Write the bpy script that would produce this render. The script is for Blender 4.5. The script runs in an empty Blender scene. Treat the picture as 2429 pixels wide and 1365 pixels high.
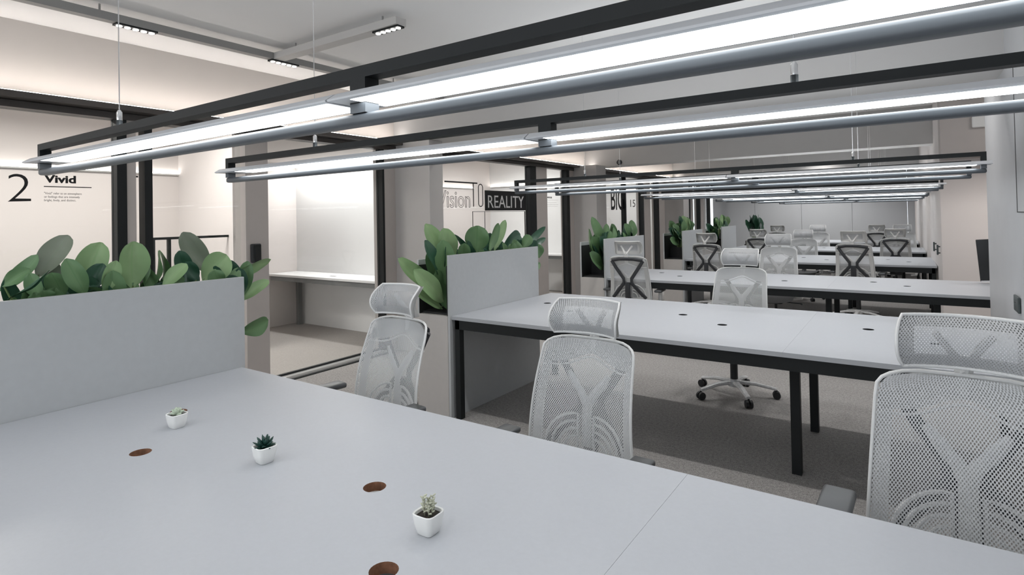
import bpy, bmesh, math, random
from mathutils import Vector, Matrix
C = bpy.context.scene.collection
PI = math.pi
rnd = random.Random(7)
H = 1.48                                   # camera height

# ------------------------------------------------------------------ materials
def mat(name, col, rough=0.5, metal=0.0, noise=0.0, nscale=40.0, spec=0.5, emit=None, estr=0.0, bump=0.0):
    m = bpy.data.materials.new(name); m.use_nodes = True
    nt = m.node_tree; b = nt.nodes['Principled BSDF']
    b.inputs['Base Color'].default_value = (*col, 1); b.inputs['Roughness'].default_value = rough
    b.inputs['Metallic'].default_value = metal; b.inputs['Specular IOR Level'].default_value = spec
    if emit:
        b.inputs['Emission Color'].default_value = (*emit, 1); b.inputs['Emission Strength'].default_value = estr
    if noise or bump:
        tc = nt.nodes.new('ShaderNodeTexCoord'); n = nt.nodes.new('ShaderNodeTexNoise')
        n.inputs['Scale'].default_value = nscale; n.inputs['Detail'].default_value = 4
        nt.links.new(tc.outputs['Object'], n.inputs['Vector'])
        if noise:
            r = nt.nodes.new('ShaderNodeValToRGB')
            r.color_ramp.elements[0].position = 0.3; r.color_ramp.elements[1].position = 0.7
            r.color_ramp.elements[0].color = (*[max(0, c*(1-noise)) for c in col], 1)
            r.color_ramp.elements[1].color = (*[min(1, c*(1+noise)) for c in col], 1)
            nt.links.new(n.outputs['Fac'], r.inputs['Fac']); nt.links.new(r.outputs['Color'], b.inputs['Base Color'])
        if bump:
            bp = nt.nodes.new('ShaderNodeBump'); bp.inputs['Strength'].default_value = bump; bp.inputs['Distance'].default_value = 0.004
            nt.links.new(n.outputs['Fac'], bp.inputs['Height']); nt.links.new(bp.outputs['Normal'], b.inputs['Normal'])
    return m

def emission(name, col, s):
    m = bpy.data.materials.new(name); m.use_nodes = True; nt = m.node_tree; nt.nodes.clear()
    e = nt.nodes.new('ShaderNodeEmission'); o = nt.nodes.new('ShaderNodeOutputMaterial')
    e.inputs['Color'].default_value = (*col, 1); e.inputs['Strength'].default_value = s
    nt.links.new(e.outputs[0], o.inputs[0]); return m

def glass(name):
    m = bpy.data.materials.new(name); m.use_nodes = True; nt = m.node_tree; nt.nodes.clear()
    t = nt.nodes.new('ShaderNodeBsdfTransparent'); g = nt.nodes.new('ShaderNodeBsdfGlossy'); g.inputs['Roughness'].default_value = 0.0
    t.inputs['Color'].default_value = (0.96, 0.975, 0.97, 1)
    fc = nt.nodes.new('ShaderNodeLayerWeight'); fc.inputs['Blend'].default_value = 0.5
    pw = nt.nodes.new('ShaderNodeMath'); pw.operation = 'POWER'; pw.inputs[1].default_value = 4.0; nt.links.new(fc.outputs['Facing'], pw.inputs[0])
    lw = nt.nodes.new('ShaderNodeMath'); lw.operation = 'MULTIPLY_ADD'; lw.inputs[1].default_value = 0.45; lw.inputs[2].default_value = 0.02; nt.links.new(pw.outputs[0], lw.inputs[0])
    mx = nt.nodes.new('ShaderNodeMixShader'); o = nt.nodes.new('ShaderNodeOutputMaterial')
    nt.links.new(lw.outputs[0], mx.inputs[0]); nt.links.new(t.outputs[0], mx.inputs[1]); nt.links.new(g.outputs[0], mx.inputs[2])
    nt.links.new(mx.outputs[0], o.inputs[0]); return m

def mesh_fabric(name, col, au, av, thr, rough=0.6):
    """woven mesh: diamond holes cut by transparency, UV in metres"""
    m = bpy.data.materials.new(name); m.use_nodes = True; nt = m.node_tree; L = nt.links
    b = nt.nodes['Principled BSDF']; b.inputs['Base Color'].default_value = (*col, 1); b.inputs['Roughness'].default_value = rough
    b.inputs['Specular IOR Level'].default_value = 0.25
    uv = nt.nodes.new('ShaderNodeUVMap'); sp = nt.nodes.new('ShaderNodeSeparateXYZ'); L.new(uv.outputs[0], sp.inputs[0])
    def mm(op, a, bb=None):
        n = nt.nodes.new('ShaderNodeMath'); n.operation = op
        for i, q in enumerate((a, bb)):
            if q is None: continue
            if isinstance(q, (int, float)): n.inputs[i].default_value = q
            else: L.new(q, n.inputs[i])
        return n.outputs[0]
    cu = mm('COSINE', mm('MULTIPLY', sp.outputs[0], 2*PI/au)); cv = mm('COSINE', mm('MULTIPLY', sp.outputs[1], 2*PI/av))
    hole = mm('GREATER_THAN', mm('MULTIPLY', cu, cv), thr)
    t = nt.nodes.new('ShaderNodeBsdfTransparent'); mx = nt.nodes.new('ShaderNodeMixShader')
    L.new(hole, mx.inputs[0]); L.new(b.outputs[0], mx.inputs[1]); L.new(t.outputs[0], mx.inputs[2])
    L.new(mx.outputs[0], nt.nodes['Material Output'].inputs[0]); return m

def leaf_mat(name, c1, c2, rough=0.45):
    m = bpy.data.materials.new(name); m.use_nodes = True; nt = m.node_tree; L = nt.links
    b = nt.nodes['Principled BSDF']; b.inputs['Roughness'].default_value = rough
    uv = nt.nodes.new('ShaderNodeUVMap'); sp = nt.nodes.new('ShaderNodeSeparateXYZ'); L.new(uv.outputs[0], sp.inputs[0])
    a = nt.nodes.new('ShaderNodeMath'); a.operation = 'SUBTRACT'; a.inputs[1].default_value = 0.5; L.new(sp.outputs[0], a.inputs[0])
    ab = nt.nodes.new('ShaderNodeMath'); ab.operation = 'ABSOLUTE'; L.new(a.outputs[0], ab.inputs[0])
    r = nt.nodes.new('ShaderNodeValToRGB'); e = r.color_ramp.elements
    e[0].position = 0.0; e[0].color = (*[c*1.35 for c in c2], 1); e[1].position = 0.05; e[1].color = (*c1, 1)
    e2 = r.color_ramp.elements.new(0.48); e2.color = (*c2, 1)
    L.new(ab.outputs[0], r.inputs[0])
    tc = nt.nodes.new('ShaderNodeTexCoord'); n = nt.nodes.new('ShaderNodeTexNoise'); n.inputs['Scale'].default_value = 14
    L.new(tc.outputs['Object'], n.inputs['Vector'])
    mx = nt.nodes.new('ShaderNodeMix'); mx.data_type = 'RGBA'; mx.inputs[0].default_value = 0.5
    mr = nt.nodes.new('ShaderNodeMapRange'); mr.inputs[3].default_value = 0.0; mr.inputs[4].default_value = 0.9
    L.new(n.outputs['Fac'], mr.inputs[0]); L.new(mr.outputs[0], mx.inputs[0])
    L.new(r.outputs['Color'], mx.inputs[6]); mx.inputs[7].default_value = (*c2, 1)
    L.new(mx.outputs[2], b.inputs['Base Color'])
    try:
        b.inputs['Subsurface Weight'].default_value = 0.0
    except Exception: pass
    return m

M = {}
M['desk'] = mat('desk_laminate', (0.46, 0.475, 0.505), 0.42, noise=0.015, nscale=90)
M['desk_edge'] = mat('desk_edge_band', (0.40, 0.415, 0.44), 0.5)
M['mdf'] = mat('raw_board_hole', (0.24, 0.115, 0.065), 0.8, noise=0.3, nscale=60)
M['panel'] = mat('grey_laminate_panel', (0.47, 0.485, 0.495), 0.5, noise=0.02, nscale=30)
M['cabinet'] = mat('warm_grey_cabinet', (0.50, 0.475, 0.455), 0.55, noise=0.02, nscale=20)
M['black'] = mat('black_powder_coat', (0.009, 0.011, 0.012), 0.5, spec=0.3)
M['rail_lit'] = mat('lamplit_rail', (0.085, 0.096, 0.108), 0.42)  # dark frame metal with the lamp's glow put into a paler blue-grey
M['black_plastic'] = mat('black_plastic', (0.018, 0.020, 0.022), 0.5)
M['arm_sheen'] = mat('sheen_toned_arm_pad', (0.075, 0.078, 0.082), 0.35)  # black plastic pads, grazing sheen lifted into the base colour
M['black_inner'] = mat('black_tray', (0.012, 0.013, 0.014), 0.7)
M['soil'] = mat('dark_soil', (0.03, 0.024, 0.018), 0.95, noise=0.5, nscale=80, bump=0.6)
M['white_plastic'] = mat('white_plastic', (0.74, 0.74, 0.73), 0.4)
M['white_ceramic'] = mat('white_ceramic', (0.86, 0.86, 0.84), 0.35)
M['dark_support'] = mat('charcoal_support', (0.035, 0.037, 0.042), 0.5)
M['chrome'] = mat('chrome', (0.8, 0.8, 0.8), 0.15, metal=1.0)
M['base_white'] = mat('wrapped_base', (0.72, 0.72, 0.72), 0.28, noise=0.15, nscale=60, bump=0.5)
M['seat'] = mat('grey_seat_fabric', (0.19, 0.19, 0.195), 0.85, noise=0.15, nscale=300)
M['mesh'] = mesh_fabric('chair_mesh', (0.68, 0.685, 0.69), 0.0085, 0.0125, 0.16)
M['headmesh'] = mesh_fabric('headrest_mesh', (0.46, 0.465, 0.475), 0.0075, 0.011, 0.34)
M['wall'] = mat('wall_paint_warm_white', (0.66, 0.62, 0.585), 0.75, noise=0.01, nscale=6)
M['beam'] = mat('beam_paint', (0.54, 0.53, 0.52), 0.75, noise=0.01, nscale=6)
M['ceil'] = mat('ceiling_paint', (0.82, 0.815, 0.81), 0.85)
M['pier'] = mat('pier_paint_greige', (0.44, 0.405, 0.385), 0.7, noise=0.02, nscale=6)
M['column'] = mat('column_paint_grey', (0.46, 0.445, 0.435), 0.7, noise=0.02, nscale=6)
M['rwall'] = mat('right_wall_laminate', (0.53, 0.535, 0.55), 0.45, noise=0.02, nscale=5)
M['white_wall'] = mat('white_wall', (0.82, 0.82, 0.82), 0.6)
M['pink_wall'] = mat('pale_pink_wall', (0.70, 0.655, 0.635), 0.75)
M['far_wall'] = mat('grey_far_wall', (0.42, 0.43, 0.445), 0.35)
M['track'] = mat('grey_track', (0.30, 0.295, 0.285), 0.55)
M['track_pale'] = mat('pale_track', (0.52, 0.505, 0.49), 0.6)
M['header'] = mat('dark_bronze_channel', (0.055, 0.048, 0.044), 0.45)
M['lamp_shade'] = mat('pale_lamp_shade', (0.62, 0.63, 0.65), 0.35)
M['led'] = emission('lamp_diffuser_light', (0.93, 0.975, 1.0), 8.6)
M['cove'] = emission('cove_led_warm', (1.0, 0.92, 0.86), 44.0)
M['ceiling_fill'] = emission('added_ceiling_fill', (0.95, 0.98, 1.0), 25.0)  # added glow that brightens ceiling and beams
M['cove2'] = emission('room_cove_led', (1.0, 0.94, 0.89), 13.0)
M['down'] = emission('downlight_cell_light', (1.0, 0.97, 0.93), 14.0)
M['glass'] = glass('clear_glass')
M['screen'] = mat('black_screen', (0.006, 0.007, 0.008), 0.25)
M['ink'] = mat('black_vinyl', (0.006, 0.006, 0.007), 0.6)
M['ink_white'] = mat('white_vinyl', (0.85, 0.85, 0.85), 0.6)
M['ink_grey'] = mat('grey_vinyl', (0.10, 0.10, 0.10), 0.6)
M['switch'] = mat('dark_switch', (0.06, 0.075, 0.075), 0.4)
M['alu'] = mat('aluminium_track', (0.72, 0.72, 0.71), 0.3, metal=0.6)
M['counter_under'] = mat('counter_underside', (0.16, 0.165, 0.165), 0.6)
M['leaf0'] = leaf_mat('leaf_light', (0.36, 0.50, 0.26), (0.23, 0.37, 0.17))
M['leaf1'] = leaf_mat('leaf_mid', (0.19, 0.32, 0.15), (0.105, 0.21, 0.09))
M['leaf2'] = leaf_mat('leaf_dark', (0.05, 0.135, 0.08), (0.026, 0.085, 0.05), 0.35)
M['leaf3'] = leaf_mat('leaf_underside', (0.30, 0.33, 0.26), (0.21, 0.25, 0.185))
M['stem'] = mat('green_stem', (0.16, 0.24, 0.09), 0.55)
M['succ_dark'] = mat('dark_succulent', (0.012, 0.055, 0.042), 0.45, noise=0.3, nscale=60)
M['succ_pale'] = mat('pale_succulent', (0.50, 0.58, 0.46), 0.6, noise=0.15, nscale=60)
M['succ_cream'] = mat('cream_succulent', (0.50, 0.51, 0.40), 0.6, noise=0.2, nscale=70)
# carpet
def carpet():
    m = mat('speckled_grey_carpet', (0.27, 0.26, 0.255), 0.95, bump=0.4, nscale=500)
    nt = m.node_tree; L = nt.links; b = nt.nodes['Principled BSDF']
    tc = nt.nodes.new('ShaderNodeTexCoord'); n = nt.nodes.new('ShaderNodeTexNoise'); n.inputs['Scale'].default_value = 220; n.inputs['Detail'].default_value = 3
    n2 = nt.nodes.new('ShaderNodeTexNoise'); n2.inputs['Scale'].default_value = 55
    L.new(tc.outputs['Object'], n.inputs['Vector']); L.new(tc.outputs['Object'], n2.inputs['Vector'])
    ad = nt.nodes.new('ShaderNodeMath'); ad.operation = 'MULTIPLY_ADD'; ad.inputs[1].default_value = 0.35; L.new(n2.outputs['Fac'], ad.inputs[0]); L.new(n.outputs['Fac'], ad.inputs[2])
    r = nt.nodes.new('ShaderNodeValToRGB'); e = r.color_ramp.elements
    e[0].position = 0.45; e[0].color = (0.12, 0.115, 0.11, 1); e[1].position = 0.82; e[1].color = (0.47, 0.45, 0.435, 1)
    L.new(ad.outputs[0], r.inputs[0]); L.new(r.outputs[0], b.inputs['Base Color']); return m
M['room_floor'] = mat('room_floor_carpet', (0.36, 0.335, 0.315), 0.9, noise=0.12, nscale=120)
M['carpet'] = carpet()
M['carpet_dark'] = mat('dark_carpet_strip', (0.055, 0.058, 0.06), 0.95, noise=0.35, nscale=260, bump=0.4)

# ------------------------------------------------------------------ mesh builder
class MB:
    def __init__(s): s.bm = bmesh.new(); s.uv = None; s.mi = 0
    def _mark(s, faces):
        for f in faces: f.material_index = s.mi
    def box(s, x0, x1, y0, y1, z0, z1, bev=0.0, seg=2):
        x0, x1 = min(x0, x1), max(x0, x1); y0, y1 = min(y0, y1), max(y0, y1); z0, z1 = min(z0, z1), max(z0, z1)
        v = [s.bm.verts.new(p) for p in ((x0,y0,z0),(x1,y0,z0),(x1,y1,z0),(x0,y1,z0),(x0,y0,z1),(x1,y0,z1),(x1,y1,z1),(x0,y1,z1))]
        fs = [s.bm.faces.new([v[i] for i in q]) for q in ((3,2,1,0),(4,5,6,7),(0,1,5,4),(1,2,6,5),(2,3,7,6),(3,0,4,7))]
        s._mark(fs)
        if bev > 0:
            es = list({e for f in fs for e in f.edges})
            r = bmesh.ops.bevel(s.bm, geom=es, offset=bev, segments=seg, profile=0.5, affect='EDGES'); s._mark(r['faces'])
        return s
    def prism(s, pts, fn, d0, d1, bev=0.0):
        """pts 2D polygon; fn(u,v,d)->xyz"""
        a = [s.bm.verts.new(fn(u, v, d0)) for u, v in pts]; b = [s.bm.verts.new(fn(u, v, d1)) for u, v in pts]
        n = len(pts); fs = [s.bm.faces.new(a[::-1]), s.bm.faces.new(b)]
        for i in range(n): fs.append(s.bm.faces.new((a[i], a[(i+1) % n], b[(i+1) % n], b[i])))
        s._mark(fs)
        if bev:
            es = list({e for f in fs[:2] for e in f.edges})
            r = bmesh.ops.bevel(s.bm, geom=es, offset=bev, segments=2, profile=0.5, affect='EDGES'); s._mark(r['faces'])
        return s
    def tube(s, path, r, seg=8, closed=False, flat=1.0, up=None):
        P = [Vector(p) for p in path]; n = len(P); rings = []
        rr = r if isinstance(r, (list, tuple)) else [r]*n
        prev = None
        for i in range(n):
            a = P[(i-1) % n] if (closed or i > 0) else P[i]; b = P[(i+1) % n] if (closed or i < n-1) else P[i]
            t = (b-a).normalized()
            if up is not None:
                u0 = Vector(up)
            elif prev is None:
                u0 = Vector((0, 0, 1)) if abs(t.z) < 0.9 else Vector((0, 1, 0))
            else: u0 = prev
            w = t.cross(u0)
            if w.length < 1e-5: w = t.cross(Vector((1, 0, 0)))
            w.normalize(); u = w.cross(t).normalized(); prev = u
            rings.append([s.bm.verts.new(P[i] + (w*math.cos(q) + u*math.sin(q)*flat)*rr[i]) for q in [2*PI*k/seg for k in range(seg)]])
        fs = []
        for i in range(n if closed else n-1):
            A, B = rings[i], rings[(i+1) % n]
            for k in range(seg): fs.append(s.bm.faces.new((A[k], B[k], B[(k+1) % seg], A[(k+1) % seg])))
        if not closed: fs += [s.bm.faces.new(rings[0]), s.bm.faces.new(rings[-1][::-1])]
        s._mark(fs); return s
    def cyl(s, p0, p1, r0, r1=None, seg=16): return s.tube([p0, p1], [r0, r1 if r1 is not None else r0], seg)
    def lathe(s, prof, c=(0, 0, 0), seg=20):
        rings = [[s.bm.verts.new((c[0]+r*math.cos(2*PI*k/seg), c[1]+r*math.sin(2*PI*k/seg), c[2]+z)) for k in range(seg)] for r, z in prof]
        fs = []
        for A, B in zip(rings, rings[1:]):
            for k in range(seg): fs.append(s.bm.faces.new((A[k], A[(k+1) % seg], B[(k+1) % seg], B[k])))
        fs += [s.bm.faces.new(rings[0][::-1]), s.bm.faces.new(rings[-1])]
        s._mark(fs); return s
    def grid(s, fn, nu, nv, uvfn=None, thick=0.0):
        """fn(u,v) u,v in 0..1 -> xyz"""
        if s.uv is None: s.uv = s.bm.loops.layers.uv.new('UVMap')
        V = [[s.bm.verts.new(fn(i/nu, j/nv)) for j in range(nv+1)] for i in range(nu+1)]
        fs = []
        for i in range(nu):
            for j in range(nv):
                f = s.bm.faces.new((V[i][j], V[i+1][j], V[i+1][j+1], V[i][j+1])); fs.append(f)
                for lp, (a, b) in zip(f.loops, ((i, j), (i+1, j), (i+1, j+1), (i, j+1))):
                    lp[s.uv].uv = uvfn(a/nu, b/nv) if uvfn else (a/nu, b/nv)
        s._mark(fs)
        if thick:
            bmesh.ops.solidify(s.bm, geom=fs, thickness=thick)
        return s
    def build(s, name, m, parent=None, smooth=False, loc=None):
        bmesh.ops.recalc_face_normals(s.bm, faces=s.bm.faces) if not s.uv else None
        me = bpy.data.meshes.new(name); s.bm.to_mesh(me); s.bm.free()
        for q in (m if isinstance(m, (list, tuple)) else [m]): me.materials.append(q)
        if smooth:
            for p in me.polygons: p.use_smooth = True
            if smooth != 'all': me.set_sharp_from_angle(angle=math.radians(40))
        o = bpy.data.objects.new(name, me); C.objects.link(o)
        if parent: o.parent = parent
        if loc: o.location = loc
        return o

def tag(o, label, cat, group=None):
    o['label'] = label; o['category'] = cat
    if group: o['group'] = group
    return o
def thing(name, label, cat, loc=(0, 0, 0), rz=0, group=None):
    o = bpy.data.objects.new(name, None); C.objects.link(o); o.location = loc; o.rotation_euler = (0, 0, rz); o.empty_display_size = 0.1
    return tag(o, label, cat, group)
def struct(name, mb, m, parent=None, label=None, **k):
    o = mb.build(name, m, parent, **k)
    if not parent: o['kind'] = 'structure'
    if label: o['label'] = label
    return o
def copy_tree(o, parent=None):
    c = o.copy(); C.objects.link(c)
    if parent: c.parent = parent; c.matrix_parent_inverse = o.matrix_parent_inverse.copy()
    for ch in list(o.children): copy_tree(ch, c)
    return c

LX = -4.78            # glass partition plane
ZC = 2.83             # ceiling
Y0, Y1 = -3.0, 17.5   # room ends
RX = -7.3             # back wall of the side rooms

# ------------------------------------------------------------------ shell
f = struct('floor', MB().box(-7.6, 3.2, Y0, Y1+0.3, -0.06, 0.0), M['carpet'])
c = struct('ceiling', MB().box(-7.6, 3.2, Y0, Y1+0.3, ZC, ZC+0.08), M['ceil'])
# left wall: bulkhead above the glass plus the flat piers between the panes
lw = MB(); lw.box(LX-0.14, LX, Y0, Y1, 2.34, ZC)
struct('wall_left', lw, M['wall'], label='warm white bulkhead running above the glass rooms')
piers = [(1.885, 1.95), (2.815, 3.03), (4.43, 4.62), (7.59, 7.93), (8.66, 9.32), (12.02, 12.42), (12.95, 13.35), (15.3, 15.55), (16.2, 16.5)]
for a, b in piers:
    o = struct('wall_left_pier', MB().box(LX-0.16, LX+0.01, a, b, 0, 2.25), M['pier'])
hd = MB(); hd.box(LX-0.1, LX+0.142, Y0, Y1, 2.30, 2.34); hd.box(LX-0.1, LX+0.03, Y0, Y1, 2.25, 2.295)
struct('trim_1', hd, M['header'], label='dark bronze channel along the head of the glass partitions')
# cove LED strip hidden on the ledge
cv = MB(); cv.box(LX+0.122, LX+0.136, Y0, 4.59, 2.3405, 2.3425); cv.box(LX+0.122, LX+0.136, 4.97, 9.29, 2.3405, 2.3425); cv.box(LX+0.122, LX+0.136, 9.67, 13.99, 2.3405, 2.3425)
tag(cv.build('cove_light_strip', M['cove']), 'warm strip light on the ledge above the glass partitions', 'light strip')
# cross beams and their columns
for i, yb in enumerate((4.6, 9.3, 14.0)):
    xr = 0.51 if i == 0 else 0.33
    o = struct('ceiling_beam', MB().box(LX+0.001, xr+0.8, yb, yb+0.36, 2.33, ZC+0.01), M['beam'])
    cx_, ca, cb = ((-4.244, 4.602, 4.82), (-4.33, 8.82, 9.2), (-4.33, 13.4, 13.8))[i]
    col = MB(); col.box(LX-0.2, cx_, ca, cb, 0, 2.329, 0.006)
    struct('wall_left_column', col, M['column'])
# right wall: projecting panelled wall, recess, second projection
rw = MB(); rw.box(0.51, 3.1, Y0, 5.75, 0, ZC)
o = struct('wall_right', rw, M['rwall'], label='pale grey panelled wall projecting at the right')
sm = MB(); sm.box(0.507, 0.512, 4.27, 4.276, 1.45, 2.3); sm.box(0.507, 0.512, 1.0, 4.276, 1.447, 1.453)
sm.build('panel_joint', M['ink_grey'], o)
rr = MB(); rr.prism([(0.315, 8.2), (3.1, 8.2), (3.1, Y1), (0.15, Y1)], lambda u, v, d: (u, v, d), 0, ZC)
struct('wall_right_recess', rr, M['pink_wall'], label='pale pink wall at the back of the right recess')
struct('wall_right_end', MB().box(2.6, 3.1, 5.75, 8.2, 0, ZC), M['pink_wall'])
struct('wall_right_bulkhead', MB().box(0.31, 2.6, 7.75, 8.2, 2.03, ZC), M['pier'])
fw = MB()
xs = [-4.78, -3.6, -2.4, -1.2, 0.0, 0.7]
for a, b in zip(xs, xs[1:]): fw.box(a+0.003, b-0.003, Y1, Y1+0.2, 0, ZC)
struct('wall_back', fw, M['far_wall'], label='grey panelled wall at the far end')
# ------------------------------------------------------------------ glass rooms on the left
struct('wall_rooms', MB().box(RX-0.2, RX, Y0, Y1, 0, ZC), M['pink_wall'], label='pale back wall of the glass rooms')
parts_y = [(3.45, -6.1), (5.08, LX-0.16), (9.78, LX-0.16), (14.48, LX-0.16)]
for i, (yy, xe) in enumerate(parts_y):
    struct('wall_partition', MB().box(RX, xe, yy, yy+0.12, 0, 2.70), M['white_wall' if i else 'pink_wall'])
sc = MB(); sc.box(RX, LX-0.12, Y0, 3.45, 2.70, 2.80); sc.box(RX, LX-0.12, 3.45, 5.079, 2.30, 2.40); sc.box(RX, LX-0.12, 5.2, 9.779, 2.70, 2.80)
sc.box(RX, LX-0.12, 9.9, 14.479, 2.70, 2.80); sc.box(RX, LX-0.12, 14.6, Y1, 2.70, 2.80)
struct('ceiling_rooms', sc, M['pink_wall'], label='lowered warm ceiling inside the glass rooms')
struct('floor_rooms', MB().box(RX, LX-0.09, Y0, Y1, 0.0, 0.004), M['room_floor'])
def light_line(label, x0, x1, y0, y1, z):
    t = thing('wall_light_line', label, 'light strip', ((x0+x1)/2, (y0+y1)/2, z), 0, 'light lines on the room walls')
    hx, hy = (x1-x0)/2, (y1-y0)/2
    MB().box(-hx, hx, -hy, hy, -0.008, 0.008).build('profile', M['alu'], t)
    b = MB(); b.box(-hx, hx, -hy, hy, 0.0081, 0.0095); b.build('diffuser', M['cove2'], t)
light_line('bright light line high on the back wall of the left glass room', RX+0.001, RX+0.03, Y0, 3.44, 2.06)
light_line('bright light line high on the white wall of the glass booth', RX+0.04, LX-0.2, 5.045, 5.079, 2.27)
light_line('bright light line high on the back wall of the middle glass room', RX+0.001, RX+0.03, 5.25, 9.2, 2.06)
light_line('bright light line high on the end wall of the middle glass room', RX+0.04, LX-0.2, 9.745, 9.779, 2.10)
light_line('bright light line high on the end wall of the far glass room', RX+0.04, LX-0.2, 14.445, 14.479, 2.10)
# panes
def pane(n, y0, y1, z0=0.0, z1=2.25):
    p = MB().box(LX-0.055, LX-0.043, y0, y1, z0, z1)
    return struct('window_%d' % n, p, M['glass'])
def frame(parent, segs, name='window_frame', m=None, x0=LX-0.08, x1=LX+0.02):
    b = MB()
    for a in segs: b.box(x0, x1, *a)
    return b.build(name, m or M['black'], parent)
w1 = pane(1, Y0, 1.82); frame(w1, [(1.82, 1.885, 0, 2.25), (Y0, 1.82, 0, 0.05)])
d1 = struct('door_1', MB().box(LX-0.055, LX-0.043, 1.95, 2.80, 0.01, 2.25), M['glass']); frame(d1, [(2.005, 2.06, 0, 2.25)], 'door_frame')
w2 = pane(2, 3.03, 4.40); frame(w2, [(4.40, 4.43, 0, 2.25), (3.03, 4.40, 0.0, 0.02)])
b = MB(); b.box(LX-0.09, LX+0.03, 3.03, 4.42, 0, 0.035); b.build('floor_track', M['alu'], w2)
b = MB(); b.box(LX-0.02, LX+0.06, 3.03, 4.42, 0.0, 0.008); b.box(LX-0.065, LX-0.035, 3.03, 4.42, 0.035, 0.05); b.build('floor_seal', M['black'], w2)
w3 = pane(3, 4.84, 7.42); frame(w3, [(7.42, 7.59, 0, 2.25)])
d2 = struct('door_2', MB().box(LX-0.055, LX-0.043, 7.93, 8.56, 0.01, 2.25), M['glass']); frame(d2, [(8.56, 8.66, 0, 2.25)], 'door_frame')
w4 = pane(4, 9.33, 11.95); frame(w4, [(11.95, 12.02, 0, 2.25), (11.02, 11.06, 0, 2.25)])
d3 = struct('door_3', MB().box(LX-0.055, LX-0.043, 12.42, 12.85, 0.01, 2.25), M['glass']); frame(d3, [(12.85, 12.95, 0, 2.25)], 'door_frame')
w5 = pane(5, 14.36, Y1); frame(w5, [(14.36, 14.44, 0, 2.25), (15.22, 15.3, 0, 2.25), (16.12, 16.2, 0, 2.25), (17.1, 17.16, 0, 2.25)])
b = MB(); b.box(LX-0.05, LX+0.03, 14.46, 14.58, 0, 2.25); b.box(LX-0.05, LX+0.03, 16.55, 16.7, 0, 2.25); b.build('white_post', M['white_plastic'], w5)

# lettering on the glass
def text(name, body, y, z, h, parent, m, sy=1.0, bold=0.0, outline=False, cap=0.729, x=LX-0.036, space=1.0):
    cu = bpy.data.curves.new(name, 'FONT'); cu.body = body; cu.size = h/cap; cu.space_character = space
    cu.extrude = 0.0008; cu.resolution_u = 4
    if outline: cu.fill_mode = 'NONE'; cu.extrude = 0; cu.bevel_depth = 0.0035; cu.bevel_resolution = 0
    elif bold: cu.offset = bold
    o = bpy.data.objects.new('tmp', cu); C.objects.link(o); bpy.context.view_layer.update()
    me = bpy.data.meshes.new_from_object(o.evaluated_get(bpy.context.evaluated_depsgraph_get()))
    C.objects.unlink(o); bpy.data.objects.remove(o)
    x0 = min(v.co.x for v in me.vertices)
    R = Matrix(((0, 0, 1, x), (sy, 0, 0, y-x0*sy), (0, 1, 0, z), (0, 0, 0, 1)))
    me.transform(R); me.materials.clear(); me.materials.append(m); me.name = name
    q = bpy.data.objects.new(name, me); C.objects.link(q); q.parent = parent; return q
def bars(name, segs, parent, m=None, x0=LX-0.040, x1=LX-0.034):
    b = MB()
    for a in segs: b.box(x0, x1, *a)
    return b.build(name, m or M['ink'], parent)
text('number_lettering', '12', 1.115, 1.638, 0.198, w1, M['ink'], sy=1.1, bold=-0.0045)
text('heading_lettering', 'Vivid', 1.404, 1.772, 0.052, w1, M['ink'], sy=1.26, bold=0.0026)
bars('rule_line', [(1.404, 1.679, 1.740, 1.746)], w1)
for k, s in enumerate(('"Vivid" refer to an atmosphere', 'or feelings that are intensely', 'bright, lively, and distinct.')):
    text('paragraph_lettering', s, 1.404, 1.690-0.0235*k, 0.0155, w1, M['ink_grey'], sy=(0.82, 0.84, 0.84)[k])
# room two: bracket mark
bars('bracket_mark', [(1.962, 1.968, 1.66, 1.84), (1.962, 1.982, 1.83, 1.842)], d1)
# vision to reality
text('outline_lettering', 'Vision', 5.36, 1.612, 0.225, w3, M['ink'], sy=0.86, outline=True)
bars('letter_rule', [(5.50, 6.17, 1.93, 1.948), (6.075, 6.088, 1.62, 1.94)], w3)
rb = MB(); rb.tube([(LX-0.037, 6.24+0.048*math.cos(t)*1.0, 1.775+ (0.105 if math.sin(t) >= 0 else -0.105) + 0.048*math.sin(t)) for t in [2*PI*k/28 for k in range(28)]], 0.007, 4, closed=True)
rb.build('round_letter', M['ink'], w3)
bars('sign_panel', [(6.335, 7.37, 1.566, 1.848)], w3)
text('sign_lettering', 'REALITY', 6.40, 1.606, 0.185, w3, M['ink_white'], sy=0.98, x=LX-0.0325)
bars('thin_rule', [(6.055, 7.345, 1.55, 1.556), (6.055, 6.062, 1.29, 1.55), (6.325, 6.331, 1.27, 1.55), (6.055, 6.33, 1.285, 1.291), (7.325, 7.345, 0.9, 1.55)], w3)
# nexus door
text('heading_lettering', 'Nexus', 7.95, 1.765, 0.038, d2, M['ink'], sy=1.55, bold=0.001)
bars('paragraph_lines', [(7.95, 8.36, 1.735, 1.737), (7.95, 8.30, 1.69, 1.692), (7.95, 8.36, 1.66, 1.662), (7.95, 8.33, 1.63, 1.632)], d2, M['ink_grey'])
# big 15
text('tall_lettering', 'BIG', 10.44, 1.575, 0.46, w4, M['ink'], sy=0.66, bold=0.006)
text('number_lettering', '15', 11.40, 1.63, 0.165, w4, M['ink_grey'], sy=1.6)

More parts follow.
